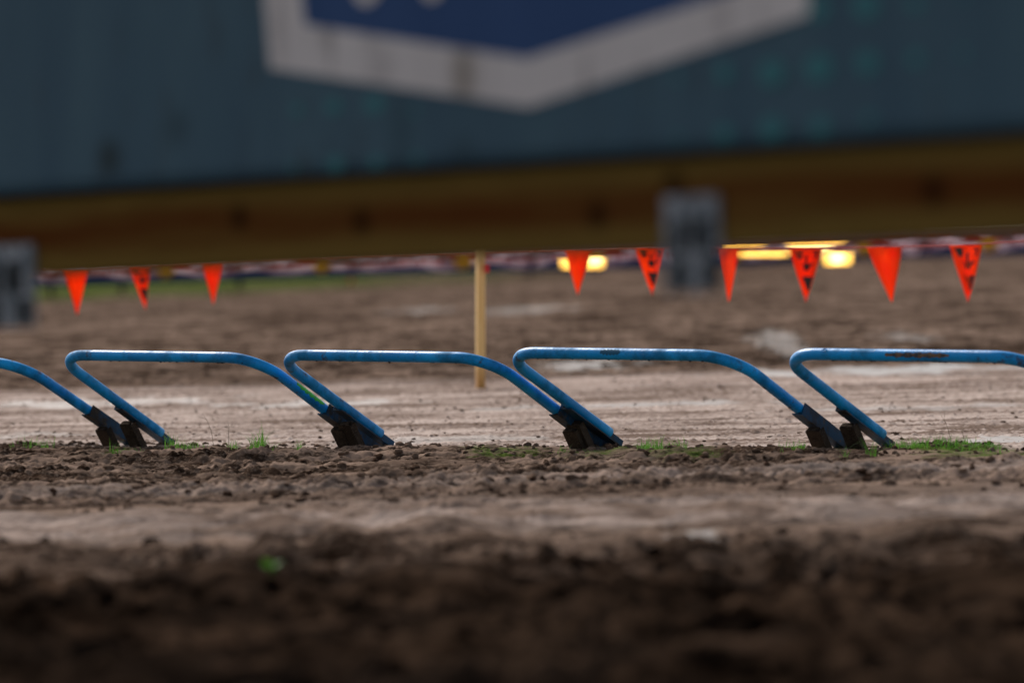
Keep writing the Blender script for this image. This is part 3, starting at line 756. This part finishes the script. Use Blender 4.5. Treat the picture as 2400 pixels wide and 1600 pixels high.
def ribbon(name, f0, f1, m, x0, x1, n, off=0):
    vs = []; fs = []
    for a in range(n + 1):
        x = x0 + (x1 - x0) * a / n; vs += [fpnt(x, f0(x), off), fpnt(x, f1(x), off)]
    for a in range(n): fs.append((2 * a, 2 * a + 2, 2 * a + 3, 2 * a + 1))
    o = mesh_obj(name, vs, fs, m, fence, True); s_ = o.modifiers.new("thickness", 'SOLIDIFY'); s_.thickness = .002; return o
HB = .46
ribbon("tape", lambda x: 0, lambda x: HB + .02 * math.sin(x / 60), wt, -500, 2900, 260)
zig = lambda x: .11 + .05 * math.sin(x / 29.0) * (1 if math.sin(x / 170) > -.5 else .3)
ribbon("navy_band", lambda x: .001, lambda x: max(.02, zig(x)), nb, -500, 2900, 500, .006)
gb, _, _ = mat("grey_band", (0.34, 0.17, 0.24), .6)
ribbon("grey_band", lambda x: .335 + .02 * math.sin(x / 13), lambda x: HB + .03, gb, -500, 2900, 500, .004)
r = random.Random(3); g = bmesh.new()
dx_ = [45, 385, 757, 1085, 1400, 1720, 2022, 2318, 2640]
x = -480
while x < 2880:
    wv = r.uniform(5, 15)
    if min(abs(x - q_) for q_ in dx_) > 48 and r.random() < .93:
        h0_ = r.uniform(.15, .19); h1_ = h0_ + r.uniform(.07, .13)
        sl_ = r.uniform(-3, 3)
        g.faces.new([g.verts.new(fpnt(x, h0_, .008)), g.verts.new(fpnt(x + wv * .75, h0_, .008)), g.verts.new(fpnt(x + wv * .75 + sl_, h1_, .008)), g.verts.new(fpnt(x + sl_, h1_, .008))])
        if r.random() < .6:
            g.faces.new([g.verts.new(fpnt(x, .34, .008)), g.verts.new(fpnt(x + wv, .34, .008)), g.verts.new(fpnt(x + wv, .40, .008)), g.verts.new(fpnt(x, .40, .008))])
    x += wv + r.uniform(2, 9)
bm_obj("red_marks", g, rd, fence)
for q_ in dx_:
    g = bmesh.new(); c_ = fpnt(q_, .20, .012)
    vv = [g.verts.new(c_ + Vector((math.cos(k * .2618), 0, math.sin(k * .2618))) * .135) for k in range(24)]; g.faces.new(vv)
    bm_obj("yellow_disc", g, yw, fence)
    g = bmesh.new()
    for s_ in (-1, 1):
        g.faces.new([g.verts.new(c_ + Vector((s_ * a, -.003, b_))) for a, b_ in ((.07, .06), (.30, .02), (.38, .10), (.28, .17), (.10, .15))])
    bm_obj("red_emblem", g, rd, fence)
pwm, _, _ = mat("dark_post", (0.05, 0.045, 0.035), .8)
for x in (-300, 117, 284, 560, 822, 1240, 1640, 2160, 2520):
    p = px(x, fby(x), FD); g = bmesh.new(); gz = Gs(p.x, FD)
    slab(g, (Vector((p.x, FD + .17, gz)) - fence.location, EX, EY, EZ), -.035, .035, -.035, .035, -.3, .85, .005)
    bm_obj("post", g, stm if x == 822 else pwm, fence)

def emis(name, col, st):
    m, nt, b = mat(name, col, .4); b.inputs['Emission Color'].default_value = (*col, 1); b.inputs['Emission Strength'].default_value = st; return m
warm = emis("warm_glint_glow", (1.0, 0.55, 0.09), 2.0); hot = emis("bright_glint_glow", (1.0, 0.68, 0.22), 3.6)  # emission stands in for amber glints on the tape
hous, _, _ = mat("black_glint_backing", (0.03, 0.03, 0.03), .5)
def glint(x, y, rpx, label, m):  # glowing disc added in place of an amber glint, with made-up backing and support
    d = 66.0; p = px(x, y, d); gz = Gs(p.x, d); root = empty("glint_disc", (p.x, d, gz)); hgt = p.z - gz; rr = rpx / FPX * d
    g = bmesh.new(); bmesh.ops.create_cone(g, cap_ends=True, segments=24, radius1=rr * .7, radius2=rr * 1.06, depth=.12, matrix=Matrix.Translation((0, .065, hgt)) @ Matrix.Rotation(math.radians(90), 4, 'X'))
    bm_obj("glint_backing", g, hous, root)
    g = bmesh.new(); bmesh.ops.create_uvsphere(g, u_segments=20, v_segments=10, radius=rr, matrix=Matrix.Translation((0, .0, hgt)) @ Matrix.Diagonal((1, .3, 1, 1))); bm_obj("lens", g, m, root, True)  # glowing face of the added disc, not a real lens
    g = bmesh.new(); slab(g, LF, -.012, .012, .06, .085, -.2, max(.02, hgt - rr * .8), .002); bm_obj("stand", g, hous, root)
    tag(root, label, "glint", "added glowing discs for amber glints by the far fence")
glint(1396, 606, 11, "round added glowing disc for an amber glint just right of the first pennant right of the stake", hot)
glint(1962, 603, 12, "round added glowing disc for an amber glint left of the plain pennant second from the right", hot)
def bar(x0, x1, y, hp, label, m, tilt=0):  # glowing strip added in place of broken amber highlights on the tape
    d = 69.0; a, b_ = px(x0, y, d), px(x1, y - tilt, d); c_ = (a + b_) / 2; root = empty("glint_bar", c_); L_ = (b_ - a).length / 2; hh = hp / 2 / FPX * d
    ux = (b_ - a).normalized(); fr_ = (Vector((0, 0, 0)), ux, Vector((0, 1, 0)), EZ)
    g = bmesh.new(); slab(g, fr_, -L_ - .01, L_ + .01, .012, .06, -hh - .006, hh + .006, .003); bm_obj("glint_backing", g, hous, root)
    g = bmesh.new(); slab(g, fr_, -L_, L_, -.012, .0115, -hh, hh, .004); bm_obj("lens", g, m, root)  # glowing face of the added strip, not a real lens
    for s_ in (-.8, .8):
        g = bmesh.new(); slab(g, (ux * L_ * s_, EX, EY, EZ), -.01, .01, .0605, .08, -.5, .06, .001); bm_obj("bracket", g, hous, root)
    tag(root, label, "light bar", "added glowing bars for amber glints on the far fence")
bar(1735, 1845, 591, 9, "added glowing bar for an amber glint on the far fence between the grey plate and a printed pennant", warm)
bar(1850, 1945, 575, 8, "middle of the three stacked added glowing glint bars above a printed pennant", hot, 1)
bar(1845, 1978, 562, 5, "topmost thin added glowing glint bar tucked under the timber rail", warm, 3)
bar(1935, 1992, 604, 26, "short tall added glowing glint panel right of the printed pennant", warm)
bar(1318, 1412, 612, 24, "wide added glowing glint panel behind the first pennant right of the stake", warm)
bar(1690, 1790, 568, 4, "thin added glowing glint bar right at the edge of the grey metal plate", warm, 2)
